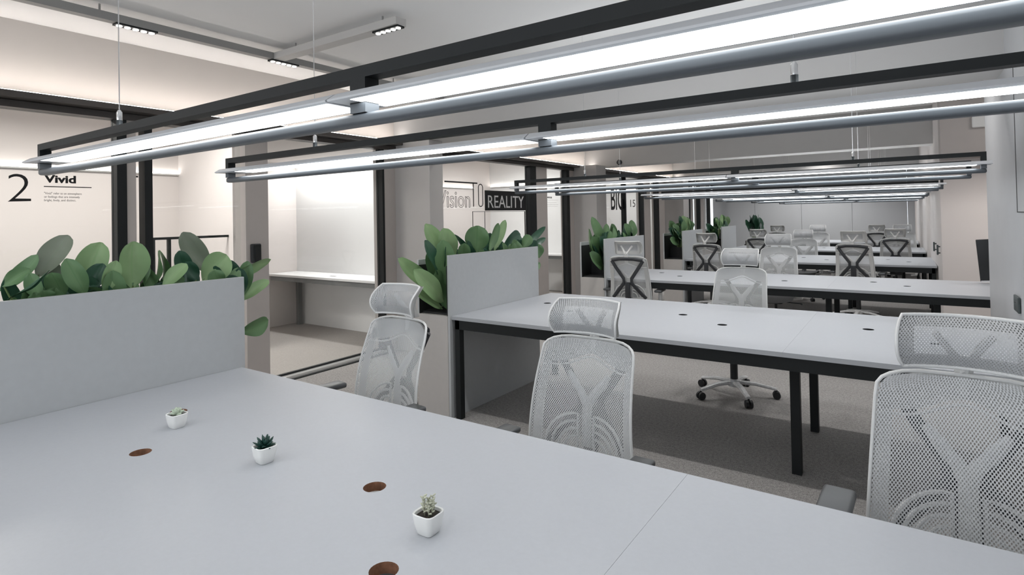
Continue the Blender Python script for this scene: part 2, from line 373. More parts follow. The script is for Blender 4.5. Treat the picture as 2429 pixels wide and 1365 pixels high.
# ------------------------------------------------------------------ booth counters in the glass rooms
def counter(y0, y1, x0, x1, label, legx):
    t = thing('wall_counter', label, 'counter', (0, 0, 0))
    MB().box(x0, x1, y0, y1, 0.72, 0.75, 0.003).build('countertop', M['white_wall'], t)
    b = MB(); b.box(x0+0.02, x1-0.02, y0+0.02, y0+0.06, 0.66, 0.72); b.box(x0+0.02, x1-0.02, y1-0.06, y1-0.02, 0.66, 0.72); b.build('rail', M['counter_under'], t)
    for lx in legx:
        MB().box(lx, lx+0.06, y1-0.10, y1-0.04, 0, 0.66).build('leg', M['counter_under'], t)
    b = MB(); b.box((x0+x1)/2-0.06, (x0+x1)/2+0.06, y0+0.16, y0+0.19, 0.7495, 0.751); b.build('cable_slot', M['black_inner'], t)
    return t
counter(4.62, 5.075, RX+0.01, LX-0.2, 'white wall counter inside the glass booth', (-7.18, -5.1))
counter(9.34, 9.775, RX+0.01, LX-0.2, 'white wall counter in the room behind the middle glass door', (-7.18, -5.1))
# rail frame seen over the plants in the second room
t = thing('metal_rail', 'thin black metal rail frame standing in the room behind the left plants', 'rail', (-6.2, 3.1, 0))
for a, n in (((-0.42), 'post'), ((-0.27), 'post'), ((0.39), 'post')):
    MB().box(-0.015, 0.015, a-0.015, a+0.015, 0, 1.31).build(n, M['black'], t)
MB().box(-0.015, 0.015, -0.435, 0.405, 1.31, 1.335).build('top_rail', M['black'], t)
MB().box(-0.015, 0.35, 0.375, 0.405, 1.30, 1.325).build('side_rail', M['black'], t)
# bar stool in the middle glass room
t = thing('bar_stool', 'grey bar stool with a thin black column behind the middle glass door', 'stool', (-5.65, 9.02, 0))
MB().cyl((0, 0, 0), (0, 0, 0.02), 0.2, seg=24).build('base', M['black'], t)
MB().cyl((0, 0, 0.02), (0, 0, 0.62), 0.015).build('column', M['black'], t)
MB().lathe([(0.16, 0.62), (0.18, 0.635), (0.18, 0.655), (0.15, 0.665)]).build('seat', M['column'], t, smooth=True)
MB().tube([(0.12*math.cos(a), 0.12*math.sin(a), 0.25) for a in [2*PI*k/20 for k in range(20)]], 0.008, 6, closed=True).build('footrest', M['black'], t)

# ------------------------------------------------------------------ access control device, switch, sensor, TV
t = thing('access_terminal', 'black access terminal mounted on the pier beside the glass booth', 'terminal', (LX+0.011, 2.895, 1.19))
MB().box(0, 0.03, -0.045, 0.045, -0.075, 0.09, 0.008).build('housing', M['black_plastic'], t)
MB().box(0.03, 0.036, -0.02, 0.04, -0.065, 0.08, 0.002).build('screen', M['screen'], t)
MB().box(0, 0.02, -0.035, 0.035, -0.11, -0.078, 0.004).build('reader', M['column'], t)
t = thing('wall_switch', 'dark rectangular wall switch on the pale grey right wall', 'switch', (0.508, 4.33, 0.925))
MB().box(-0.012, 0.0, -0.08, 0.08, -0.045, 0.045, 0.004).build('plate', M['switch'], t)
MB().box(-0.016, -0.012, -0.03, 0.03, 0.008, 0.012).build('indicator', M['chrome'], t)
t = thing('ceiling_sensor', 'small round black sensor on the face of the second beam', 'sensor', (-4.109, 9.298, 2.385))
MB().tube([(0, -0.0, 0), (0, -0.03, 0), (0, -0.045, 0)], [0.045, 0.045, 0.03], 20).build('body', M['black_plastic'], t, smooth=True)
MB().box(-0.006, 0.006, -0.05, -0.044, -0.03, 0.03).build('lens_slit', M['column'], t)
t = thing('access_point', 'small white device on the bulkhead above the right recess', 'device', (0.64, 7.749, 2.38))
MB().box(-0.06, 0.06, -0.03, 0.0, -0.06, 0.06, 0.012).build('shell', M['white_plastic'], t)
# ------------------------------------------------------------------ ceiling light tracks
def module(name, x, y, along, label, zt):
    t = thing(name, label, 'downlight', (x, y, zt), 0 if along == 'y' else -PI/2, 'track downlights')
    MB().box(-0.03, 0.03, -0.12, 0.12, -0.012, 0.0).build('housing', M['black'], t)
    for k in range(5):
        MB().lathe([(0.0165, -0.016), (0.0165, -0.0125)], (0, -0.094+0.047*k, 0), 12).build('lamp_cell', M['down'], t)
    return t
ZT = 2.735
tr = thing('light_track', 'long grey ceiling track running beside the left bulkhead', 'track', (-4.045, 0.8, ZT))
MB().box(-0.03, 0.03, -3.7, 3.79, 0, 0.05).build('rail', M['track'], tr)
for yy in (0.66, -1.6, 3.1): MB().cyl((0, yy, 0.05), (0, yy, ZC-ZT), 0.006, seg=8).build('hanger', M['track'], tr)
tr2 = thing('light_track', 'short grey ceiling track branching toward the centre of the room', 'track', (-3.3, 2.66, ZT))
MB().box(-0.714, 0.62, -0.045, 0.045, 0.0, 0.05).build('rail', M['track_pale'], tr2)
for xx in (-0.5, 0.45): MB().cyl((xx, 0, 0.05), (xx, 0, ZC-ZT), 0.006, seg=8).build('hanger', M['track'], tr2)
module('track_downlight', -4.045, 1.66, 'y', 'five cell black downlight under the long ceiling track at its near end', ZT)
module('track_downlight', -4.045, 2.72, 'y', 'five cell black downlight where the two ceiling tracks meet', ZT)
module('track_downlight', -4.045, 4.05, 'y', 'five cell black downlight on the long track close to the first beam', ZT)
module('track_downlight', -2.80, 2.66, 'x', 'five cell black downlight at the free end of the short track', ZT)

# ------------------------------------------------------------------ pendant lamps
def shift(y): return -0.02*max(0.0, min(y, 7.5)-1.0)
def make_lamp():
    L0, L1, zt, zb = -2.405, 0.375, 1.752, 1.648
    t = thing('linear_pendant_lamp', '', 'lamp')
    b = MB(); d = 0.016; h = 0.021; zm = 1.686
    b.box(L0, L1, -d, d, zt-h, zt-0.005); b.box(L0, L1, -d, -d+0.003, zt-0.005, zt); b.box(L0, L1, d-0.003, d, zt-0.005, zt)
    xm = -0.80
    for x0, x1 in ((L0, L0+0.022), (L1-0.022, L1), (xm-0.02, xm+0.02)): b.box(x0, x1, -d, d, zm, zt-h)
    b.build('frame', M['black'], t)
    b = MB(); b.box(L0, L1, -d, d, zb, zb+h, 0.007, 3)
    for x0, x1 in ((L0, L0+0.022), (L1-0.022, L1), (xm-0.02, xm+0.02)): b.box(x0, x1, -d, d, zb+h, zm)  # post ends below the light panel get the lamplit tone
    b.build('lower_rail', M['rail_lit'], t, smooth=True)
    b = MB(); b.bm.faces.new([b.bm.verts.new(q) for q in ((L0+0.03, -0.0125, zt-0.0045), (L1-0.03, -0.0125, zt-0.0045), (L1-0.03, 0.0125, zt-0.0045), (L0+0.03, 0.0125, zt-0.0045))]); b.build('added_fill_strip', M['ceiling_fill'], t)  # unseen glowing strip added on the top bar to brighten the ceiling
    for a, c, ia, ic in ((L0-0.025, xm-0.045, 0.14, 0.012), (xm-0.04, L1+0.02, 0.05, 0.06)):
        s = MB(); w = 0.051; z = 1.698
        # shallow hood: thin plate folded down at its edges
        prof = [(-w, z-0.006), (-w+0.001, z-0.009), (-0.041, z-0.010), (-0.041, z-0.004), (0.041, z-0.004), (0.041, z-0.010), (w-0.001, z-0.009), (w, z-0.006), (0.030, z+0.008), (-0.030, z+0.008)]
        s.prism(prof, lambda u, v, dd: (dd, u, v), a, c)
        sh = s.build('light_panel', M['lamp_shade'], t)
        q = MB(); q.box(a+ia, c-ic, -0.0405, 0.0405, z-0.0105, z-0.0045)
        dif = q.build('diffuser', M['led'], sh)
        q = MB(); q.box(a+0.002, a+ia-0.002, -0.0405, 0.0405, z-0.0095, z-0.0045); q.box(c-ic+0.002, c-0.002, -0.0405, 0.0405, z-0.0095, z-0.0045); q.build('end_cap', M['lamp_shade'], sh)
    for x in (-1.812, L1-0.56):
        cb = MB(); cb.cyl((x, 0, zt+0.04), (x, 0, ZC), 0.0015, seg=6); cab = cb.build('suspension_cable', M['chrome'], t)
        g = MB(); g.cyl((x, 0, zt-0.001), (x, 0, zt+0.018), 0.008, seg=12); g.build('cable_socket', M['black'], cab)
        g = MB(); g.tube([(x, 0, zt+0.018), (x, 0, zt+0.04), (x, 0, zt+0.047)], [0.0075, 0.0075, 0.003], 12); g.build('cable_gripper', M['chrome'], cab, smooth=True)
    return t
lamp_rows = [(0.70, 'black framed linear lamp nearest the viewer, over the foreground desk'),
             (1.35, 'second black framed linear lamp, over the far side of the foreground desk'),
             (3.62, 'linear lamp over the near side of the second desk row'),
             (4.25, 'linear lamp over the far side of the second desk row'),
             (6.36, 'linear lamp over the near side of the third desk row'),
             (6.97, 'linear lamp over the far side of the third desk row'),
             (9.45, 'linear lamp over the near side of the fourth desk row'),
             (10.1, 'linear lamp over the far side of the fourth desk row'),
             (12.0, 'linear lamp over the near side of the fifth desk row'),
             (12.65, 'linear lamp over the far side of the fifth desk row'),
             (15.0, 'linear lamp over the near side of the last desk row'),
             (15.6, 'linear lamp over the far side of the last desk row')]
lamp0 = make_lamp()
for i, (y, lab) in enumerate(lamp_rows):
    o = lamp0 if i == 0 else copy_tree(lamp0)
    o.location = (shift(y), y, 0); o['label'] = lab; o['group'] = 'linear pendant lamps'

# ------------------------------------------------------------------ desks
def plate(mb, x0, x1, y0, y1, z0, z1, holes, r=0.031):
    """rectangular board with round cable holes (material slot 1 inside the holes, slot 2 on the edges)"""
    bm = mb.bm; n = 24
    loops = {}
    for z in (z0, z1):
        outer = [bm.verts.new(p) for p in ((x0, y0, z), (x1, y0, z), (x1, y1, z), (x0, y1, z))]
        hs = [[bm.verts.new((hx+r*math.cos(2*PI*k/n), hy+r*math.sin(2*PI*k/n), z)) for k in range(n)] for hx, hy in holes if x0+r < hx < x1-r]
        loops[z] = (outer, hs)
        es = []
        for lp in [outer]+hs:
            for a, b in zip(lp, lp[1:]+lp[:1]): es.append(bm.edges.new((a, b)))
        bmesh.ops.triangle_fill(bm, use_beauty=True, use_dissolve=False, edges=es, normal=(0, 0, 1 if z == z1 else -1))
    (o0, h0), (o1, h1) = loops[z0], loops[z1]
    for i in range(4):
        q = bm.faces.new((o0[i], o0[(i+1) % 4], o1[(i+1) % 4], o1[i])); q.material_index = 2
    for A, B in zip(h0, h1):
        for k in range(n):
            q = bm.faces.new((A[k], B[k], B[(k+1) % n], A[(k+1) % n])); q.material_index = 1

def desk(label, x0, x1, y0, y1, holes, mids, ends, seams):
    t = thing('bench_desk', label, 'desk', (x0, y0, 0), 0, 'bench desk rows')
    xs = [0] + [s-x0 for s in seams] + [x1-x0]; w = y1-y0
    hl = [(hx-x0, hy-y0) for hx, hy in holes]
    for a, b in zip(xs, xs[1:]):
        m = MB(); plate(m, a+0.0003, b-0.0003, 0, w, 0.725, 0.75, hl); m.build('desktop', [M['desk'], M['mdf'] if y0 < 1 else M['black_inner'], M['desk_edge']], t)
    L = x1-x0
    b = MB()
    b.box(0.03, L-0.02, 0.006, 0.045, 0.657, 0.7245); b.box(0.03, L-0.02, w-0.045, w-0.006, 0.657, 0.7245); b.build('rail', M['black'], t)
    MB().box(0.05, L-0.05, w/2-0.05, w/2+0.05, 0.645, 0.72).build('cable_tray', M['counter_under'], t)
    for e in ends:
        for yy in (0.006, w-0.056):
            MB().box(e-x0, e-x0+0.045, yy, yy+0.05, 0, 0.7245, 0.002).build('leg', M['black'], t)
        MB().box(e-x0, e-x0+0.045, 0.07, w-0.07, 0.67, 0.7245).build('cross_rail', M['black'], t)
    for e in mids:
        for yy in (w/2-0.40, w/2+0.35):
            MB().box(e-x0, e-x0+0.05, yy, yy+0.05, 0, 0.7245, 0.002).build('leg', M['black'], t)
        MB().box(e-x0, e-x0+0.05, w/2-0.35, w/2+0.35, 0.67, 0.7245).build('cross_rail', M['black'], t)
    return t
P = 1.12
desk('light grey bench desk in the foreground with three small potted succulents on it', -2.765, 0.50, 0.31, 1.60,
     [(-2.03, 0.835), (-0.912, 0.83), (0.2, 0.83), (-2.337, 1.095), (-1.212, 1.075), (-0.1, 1.075)], [-0.55], [-2.74, 0.44], [-0.523])
desk('second light grey bench desk row with black legs, behind the front chairs', -2.79, 0.50, 3.235, 4.67,
     [(-2.49, 4.11), (-1.345, 4.09), (-0.213, 4.107), (-2.13, 3.84), (-1.007, 3.84), (0.11, 3.84)], [-0.57], [-2.765, 0.44], [-0.55])
desk('third light grey bench desk row reaching into the right recess', -2.86, 0.86, 6.06, 7.27,
     [(-2.51, 6.87), (-1.40, 6.82), (-0.298, 6.81), (-2.19, 6.58), (-1.078, 6.572), (-0.019, 6.565)], [-0.67, 0.17], [-2.83, 0.79], [-0.64])
desk('fourth light grey bench desk row ending at the pink wall', -2.90, 0.29, 8.98, 10.56,
     [(-2.45, 9.95), (-1.35, 9.95), (-0.25, 9.95), (-2.1, 9.6), (-1.0, 9.6), (0.0, 9.6)], [-0.72], [-2.87, 0.235], [-0.69])
desk('fifth light grey bench desk row near the grey end wall', -2.95, 0.24, 11.78, 13.18,
     [(-2.45, 12.6), (-1.35, 12.6), (-0.25, 12.6)], [-0.75], [-2.92, 0.19], [-0.72])
desk('last light grey bench desk row in front of the grey end wall', -2.98, 0.18, 14.75, 16.1, [], [-0.78], [-2.95, 0.13], [-0.75])

# TV on the third desk
t = thing('monitor', 'black flat screen leaning at the right end of the third desk row', 'monitor', (0.655, 7.12, 0.7501))
sc_ = MB(); sc_.box(-0.09, 0.42, -0.02, 0.02, 0.02, 0.425, 0.004); o = sc_.build('display', M['screen'], t); o.rotation_euler = (0, math.radians(-4), math.radians(-6))
q = MB().box(-0.085, 0.415, -0.0235, -0.0201, 0.022, 0.030).build('bezel_strip', M['chrome'], t); q.rotation_euler = o.rotation_euler
MB().box(0.02, 0.30, -0.07, 0.07, 0.0, 0.012, 0.003).build('stand_base', M['black_plastic'], t)
MB().box(0.13, 0.19, -0.005, 0.018, 0.01, 0.08).build('stand_neck', M['black_plastic'], t)

# ------------------------------------------------------------------ planters
def planter(label, x1, y0, y1, ends=True):
    w = 0.325
    t = thing('planter_cabinet', label, 'planter', (x1, y0, 0), 0, 'planter cabinets at the desk ends')
    L = y1-y0
    MB().box(-w, -0.022, 0, L, 0, 0.75).build('cabinet_body', M['cabinet'], t)
    MB().box(-0.02, 0, 0, L, 0, 1.20, 0.0015).build('front_panel', M['panel'], t)
    MB().box(-w, -w+0.018, 0, L, 0.7505, 1.16, 0.0015).build('back_panel', M['panel'], t)
    b = MB(); b.box(-w+0.02, -0.023, 0.03, L-0.03, 0.7505, 0.765)
    b.box(-w+0.0185, -w+0.024, 0.0, L, 0.7505, 1.12); b.box(-0.028, -0.0205, 0.0, L, 0.7505, 1.12)
    b.box(-w+0.024, -0.028, 0.24, 0.25, 0.765, 0.93); b.box(-w+0.024, -0.028, L-0.25, L-0.24, 0.765, 0.93)
    b.build('inner_tray', M['black_inner'], t)
    MB().box(-w+0.026, -0.03, 0.25, L-0.25, 0.766, 0.90).build('soil', M['soil'], t)
    return t
planter('grey planter cabinet at the left end of the foreground desk', -2.767, 0.36, 1.62)
planter('grey planter cabinet at the left end of the second desk row', -2.792, 3.22, 4.46)
planter('grey planter cabinet at the left end of the third desk row', -2.862, 6.02, 7.20)
planter('grey planter cabinet at the left end of the fourth desk row', -2.902, 8.92, 9.95)
planter('grey planter cabinet at the left end of the fifth desk row', -2.952, 11.40, 12.50)

# ------------------------------------------------------------------ plants
def leaf(mb, base, tip, w, face, fold=0.18, bend=0.12, tone=1, curl=0.0):
    base, tip = Vector(base), Vector(tip); ax = tip-base; L = ax.length; ax.normalize()
    n = Vector(face); n = (n-ax*n.dot(ax))
    if n.length < 1e-4: n = Vector((0, 0, 1)).cross(ax)
    n.normalize(); sd = ax.cross(n).normalized()
    mb.mi = tone
    def fn(u, v):
        s = (u-0.5)*2
        e = math.sin(PI/2*min(1, v/0.55+0.02))**0.9 if v < 0.55 else math.sqrt(max(0.0, 1-((v-0.55)/0.452)**2))
        wv = 0.5*w*max(e, 0.03)
        off = bend*L*math.sin(PI*v) + curl*L*v*v
        return base + ax*(L*v) + sd*(s*wv) + n*(abs(s)*wv*fold*2 - off + 0.012*w*math.sin(9*v+3*s)*4*abs(s))
    mb.grid(fn, 6, 14)
def leaf_plant(label, leaves, cx, yc, soil_z, group):
    t = thing('leafy_plant', label, 'plant', (cx, yc, soil_z), 0, group)
    fo, st = MB(), MB()
    o3 = Vector((cx, yc, soil_z))
    for (x, by, bz, ty, tz, w, tone) in leaves:
        hx = rnd.uniform(-0.03, 0.03)
        base = Vector((x, by, bz)); tip = Vector((x+hx, ty, tz))
        ax = tip-base
        fc = Vector((rnd.uniform(0.55, 1.0), rnd.uniform(-0.75, 0.1), rnd.uniform(0.0, 0.5)))
        if w < 0.055: fc = Vector((0.3, 1, 0.2)); w = max(w*2.0, 0.07)
        leaf(fo, base-o3, tip-o3, w, fc, rnd.uniform(0.1, 0.3), rnd.uniform(-0.05, 0.12), tone, rnd.uniform(-0.1, 0.15))
        root = Vector((cx+rnd.uniform(-0.03, 0.03), yc+rnd.uniform(-0.05, 0.05), soil_z-0.005))
        mid = (root+base)/2 + Vector((0, 0, 0.02))
        st.tube([root-o3, mid-o3, base-o3+ax*0.08], [0.006, 0.005, 0.003], 6)
    fo.build('foliage', [M['leaf0'], M['leaf1'], M['leaf2'], M['leaf3']], t, smooth='all')
    st.build('stems', M['stem'], t, smooth=True)
    return t
D1L = [(-2.98, 0.72, 1.22, 0.85, 1.35, 0.07, 1), (-2.95, 0.72, 1.24, 0.81, 1.3, 0.06, 1), (-2.98, 0.84, 1.26, 0.96, 1.44, 0.1, 3), (-2.83, 0.71, 1.2, 0.84, 1.29, 0.02, 2), (-2.88, 0.82, 1.18, 0.79, 1.29, 0.06, 1), (-2.88, 0.9, 1.18, 0.86, 1.29, 0.08, 1), (-2.85, 0.97, 1.18, 0.9, 1.34, 0.08, 1), (-2.96, 0.99, 1.19, 1.06, 1.4, 0.12, 0), (-2.88, 0.98, 1.19, 1.04, 1.31, 0.08, 2), (-2.85, 1.04, 1.18, 1.08, 1.32, 0.07, 0), (-2.9, 1.17, 1.18, 1.16, 1.4, 0.13, 0), (-2.93, 1.23, 1.18, 1.25, 1.34, 0.05, 1), (-2.91, 1.26, 1.17, 1.27, 1.35, 0.05, 1), (-2.93, 1.3, 1.18, 1.31, 1.35, 0.05, 1), (-2.85, 1.27, 1.18, 1.38, 1.28, 0.07, 0), (-2.98, 1.56, 1.21, 1.44, 1.43, 0.11, 3), (-2.95, 1.44, 1.18, 1.39, 1.34, 0.08, 2), (-2.87, 1.44, 1.19, 1.4, 1.29, 0.07, 2), (-2.88, 1.47, 1.19, 1.59, 1.31, 0.14, 0), (-2.84, 1.53, 1.17, 1.5, 1.24, 0.08, 1), (-2.93, 1.62, 1.18, 1.86, 1.26, 0.04, 0), (-2.91, 1.69, 1.06, 1.84, 1.15, 0.07, 0), (-2.93, 1.69, 0.89, 1.85, 0.93, 0.05, 1), (-3.0, 0.93, 1.18, 0.88, 1.36, 0.07, 3), (-2.85, 0.83, 1.17, 0.82, 1.22, 0.07, 1), (-2.85, 1.35, 1.16, 1.32, 1.23, 0.08, 1), (-2.98, 1.12, 1.16, 1.17, 1.23, 0.06, 2)]
D2L = [(-2.96, 3.38, 0.88, 2.92, 1.2, 0.16, 0), (-2.94, 3.34, 1.0, 3.09, 1.31, 0.14, 2), (-3.01, 3.46, 1.05, 3.24, 1.43, 0.16, 0), (-2.92, 3.42, 1.14, 3.29, 1.4, 0.15, 0), (-2.9, 3.33, 0.95, 3.29, 1.31, 0.16, 1), (-2.92, 3.3, 0.83, 2.99, 1.11, 0.14, 0), (-2.94, 3.31, 0.78, 3.02, 0.96, 0.09, 0), (-2.9, 3.32, 0.78, 3.22, 1.09, 0.13, 1), (-2.96, 3.37, 0.91, 3.18, 1.22, 0.14, 1), (-3.01, 3.46, 0.78, 3.17, 1.03, 0.12, 1), (-2.94, 3.62, 1.18, 3.49, 1.34, 0.05, 2), (-2.96, 3.76, 1.18, 3.76, 1.41, 0.2, 1), (-2.91, 3.87, 1.18, 4.06, 1.42, 0.11, 1), (-2.98, 4.04, 1.18, 4.21, 1.44, 0.08, 0), (-3.01, 4.21, 1.19, 4.5, 1.31, 0.17, 2), (-2.96, 4.5, 1.18, 4.84, 1.37, 0.07, 2), (-2.96, 4.62, 1.19, 4.84, 1.26, 0.06, 2), (-2.96, 4.62, 1.03, 4.8, 1.12, 0.05, 1), (-2.94, 4.58, 0.95, 4.76, 1.03, 0.07, 1), (-3.06, 4.01, 1.13, 4.11, 1.33, 0.13, 2), (-2.9, 3.52, 1.15, 3.5, 1.28, 0.1, 1), (-2.91, 4.21, 1.17, 4.26, 1.26, 0.15, 1), (-2.9, 4.37, 1.19, 4.45, 1.3, 0.1, 1)]
D3L = [(-3.04, 6.34, 0.8, 5.95, 1.24, 0.2, 1), (-3.09, 6.41, 1.01, 6.25, 1.45, 0.14, 1), (-3.01, 6.26, 0.82, 5.84, 1.31, 0.15, 1), (-2.97, 6.25, 0.93, 6.06, 1.23, 0.18, 2), (-2.96, 6.2, 0.83, 5.79, 1.05, 0.15, 1), (-3.03, 6.38, 1.02, 6.46, 1.37, 0.11, 1), (-3.01, 6.63, 1.13, 6.5, 1.36, 0.11, 1), (-3.01, 6.79, 1.16, 6.94, 1.36, 0.09, 2), (-2.97, 6.93, 1.17, 6.79, 1.36, 0.12, 1), (-3.01, 7.1, 1.17, 7.15, 1.4, 0.15, 1), (-2.95, 7.02, 1.16, 6.94, 1.31, 0.13, 1), (-3.01, 7.1, 1.17, 7.26, 1.29, 0.08, 1), (-2.98, 6.42, 1.16, 6.56, 1.32, 0.1, 1), (-2.97, 6.24, 0.8, 6.1, 1.12, 0.14, 2), (-3.03, 6.2, 0.85, 5.98, 1.15, 0.15, 2)]
def split_plants(leaves, xc, cuts, labels, sz, group, ycs):
    for (a, b), lab, yc in zip(zip(cuts, cuts[1:]), labels, ycs):
        ls = [q for q in leaves if a <= q[1] < b]
        if ls:
            y_lo, y_hi = min(q[1] for q in ls), max(q[1] for q in ls)
            for k in range(9):
                yy = rnd.uniform(y_lo, y_hi)
                ls.append((xc+rnd.uniform(-0.07, 0.08), yy, 1.08, yy+rnd.uniform(-0.09, 0.09), rnd.uniform(1.2, 1.29), rnd.uniform(0.06, 0.10), rnd.choice((1, 1, 2, 2))))
            leaf_plant(lab, ls, xc, yc, sz, group)
split_plants(D1L, -2.93, [0, 0.95, 1.22, 1.5, 3],
             ['broad leaved plant at the left edge of the photo, with a greyish upright leaf', 'pale green broad leaved plant with the tallest upright leaves over the foreground panel',
              'plant with narrow edge-on leaves over the foreground panel, beside a grey folded leaf', 'broad leaved plant at the open right end of the foreground planter'], 0.90, 'plants in the foreground planter', [0.84, 1.08, 1.28, 1.36])
split_plants(D2L, -2.955, [0, 3.55, 3.95, 4.3, 9],
             ['large light green plant spilling from the near end of the second planter', 'plant with one broad upright leaf in the middle of the second planter',
              'pointed dark leaved plant over the far half of the second planter', 'small leaved plant poking out of the far end of the second planter'], 0.90, 'plants in the second planter', [3.48, 3.75, 4.05, 4.20])
split_plants(D3L, -3.02, [0, 6.45, 6.85, 9],
             ['bushy green plant at the near end of the third planter', 'green plant in the middle of the third planter', 'green plant at the far end of the third planter, behind the white chair'], 0.90, 'plants in the third planter', [6.30, 6.62, 6.93])
def rand_leaves(xc, y0, y1, n, spill):
    out = []
    for i in range(n):
        y = rnd.uniform(y0, y1); sp = spill and y < y0+0.2
        if sp: out.append((xc+rnd.uniform(-0.06, 0.05), y0+0.2, rnd.uniform(0.9, 1.1), y0+rnd.uniform(-0.35, 0.1), rnd.uniform(1.05, 1.4), rnd.uniform(0.12, 0.17), rnd.choice((1, 1, 2))))
        else: out.append((xc+rnd.uniform(-0.06, 0.05), y, 1.15, y+rnd.uniform(-0.14, 0.14), rnd.uniform(1.28, 1.44), rnd.uniform(0.1, 0.16), rnd.choice((0, 1, 1, 2))))
    return out
for (xc, y0, y1, w) in ((-3.065, 8.95, 9.9, 'fourth'), (-3.115, 11.43, 12.45, 'fifth')):
    ym = (y0+y1)/2
    leaf_plant('dark bushy plant spilling from the near end of the %s planter' % w, rand_leaves(xc, y0+0.02, y0+0.4, 16, True), xc, y0+0.28, 0.90, 'plants in the %s planter' % w)
    leaf_plant('dark bushy plant at the far end of the %s planter' % w, rand_leaves(xc, ym, y1-0.05, 12, False), xc, y1-0.32, 0.90, 'plants in the %s planter' % w)
leaf_plant('dark green plant far off at the left of the last desk row', [(-3.0+rnd.uniform(-.1, .2), 14.3+rnd.uniform(-.1, .3), 1.0, 14.2+rnd.uniform(-.3, .5), rnd.uniform(1.15, 1.42), 0.16, 2) for k in range(16)], -3.0, 14.35, 0.8, None)
t = thing('planter_cabinet', 'dark planter box at the left end of the last desk row', 'planter', (-3.0, 14.35, 0), 0, 'planter cabinets at the desk ends')
MB().box(-0.17, 0.17, -0.17, 0.35, 0, 0.72).build('cabinet_body', M['black_inner'], t)
MB().box(-0.15, 0.15, -0.15, 0.33, 0.72, 0.80).build('soil', M['soil'], t)

# ------------------------------------------------------------------ small potted succulents
def pot(t):
    rings = [(0.024, 0.0, 0.5), (0.028, 0.004, 0.5), (0.035, 0.03, 0.6), (0.0385, 0.056, 0.6), (0.039, 0.062, 0.6), (0.037, 0.0645, 0.6), (0.0335, 0.062, 0.6), (0.032, 0.052, 0.6)]
    b = MB(); n = 32; R = []
    for r, z, e in rings:
        ring = []
        for k in range(n):
            a = 2*PI*k/n; cs, sn = math.cos(a), math.sin(a); p = 4.5
            q = (abs(cs)**p+abs(sn)**p)**(-1/p)
            ring.append(b.bm.verts.new((r*q*cs, r*q*sn, z)))
        R.append(ring)
    for A, B in zip(R, R[1:]):
        for k in range(n): b.bm.faces.new((A[k], A[(k+1) % n], B[(k+1) % n], B[k]))
    b.bm.faces.new(R[0][::-1])
    b.build('pot', M['white_ceramic'], t, smooth=True)
    b = MB(); ring = [b.bm.verts.new((v[0], v[1], 0.053)) for v in [(0.0325*(abs(math.cos(2*PI*k/n))**4.5+abs(math.sin(2*PI*k/n))**4.5)**(-1/4.5)*math.cos(2*PI*k/n), 0.0325*(abs(math.cos(2*PI*k/n))**4.5+abs(math.sin(2*PI*k/n))**4.5)**(-1/4.5)*math.sin(2*PI*k/n)) for k in range(n)]]
    b.bm.faces.new(ring); b.build('soil', M['soil'], t)
def fat_leaf(b, base, d, L, w, th):
    d = Vector(d).normalized(); base = Vector(base)
    b.tube([base+d*L*q for q in (0, 0.25, 0.55, 0.8, 0.93, 1.0)], [w*q for q in (0.55, 0.85, 1.0, 0.7, 0.35, 0.06)], 8, flat=th)
gp = 'small white potted succulents on the foreground desk'
t = thing('potted_succulent', 'small white pot with a pale green rounded succulent, nearest the grey panel', 'potted plant', (-2.165, 1.009, 0.7502), 0.05, gp); t.scale = (0.77, 0.77, 0.77); pot(t)
b = MB()
for k in range(14):
    a = k*2.399; e = 0.35+0.09*k
    fat_leaf(b, (0, 0, 0.055), (math.cos(a)*math.cos(e), math.sin(a)*math.cos(e), math.sin(e)), 0.037, 0.011, 0.6)
b.build('succulent', M['succ_pale'], t, smooth='all')
t = thing('potted_succulent', 'small white pot with a dark green spiky succulent, middle of the three pots', 'potted plant', (-1.621, 1.007, 0.7502), -0.08, gp); t.scale = (0.79, 0.79, 0.79); pot(t)
b = MB()
for k in range(20):
    a = k*2.399; e = 0.15+0.062*k
    fat_leaf(b, (0, 0, 0.054), (math.cos(a)*math.cos(e), math.sin(a)*math.cos(e), math.sin(e)), 0.05 if k > 5 else 0.044, 0.0085, 0.5)
b.build('succulent', M['succ_dark'], t, smooth='all')
t = thing('potted_succulent', 'small white pot with a cream bushy succulent, nearest the viewer', 'potted plant', (-0.932, 0.987, 0.7502), 0.03, gp); t.scale = (0.77, 0.77, 0.77); pot(t)
b = MB()
for k in range(6):
    a = k*1.1; r = 0.012; bx, by = r*math.cos(a), r*math.sin(a); hgt = rnd.uniform(0.03, 0.05)
    b.tube([(bx, by, 0.053), (bx*1.5, by*1.5, 0.053+hgt)], 0.002, 6)
    for j in range(9):
        q = j*2.399; e = rnd.uniform(0.1, 1.2)
        fat_leaf(b, (bx*1.3, by*1.3, 0.06+hgt*(j+1)/9), (math.cos(q)*math.cos(e), math.sin(q)*math.cos(e), math.sin(e)), 0.013, 0.0045, 0.6)
b.build('succulent', M['succ_cream'], t, smooth='all')

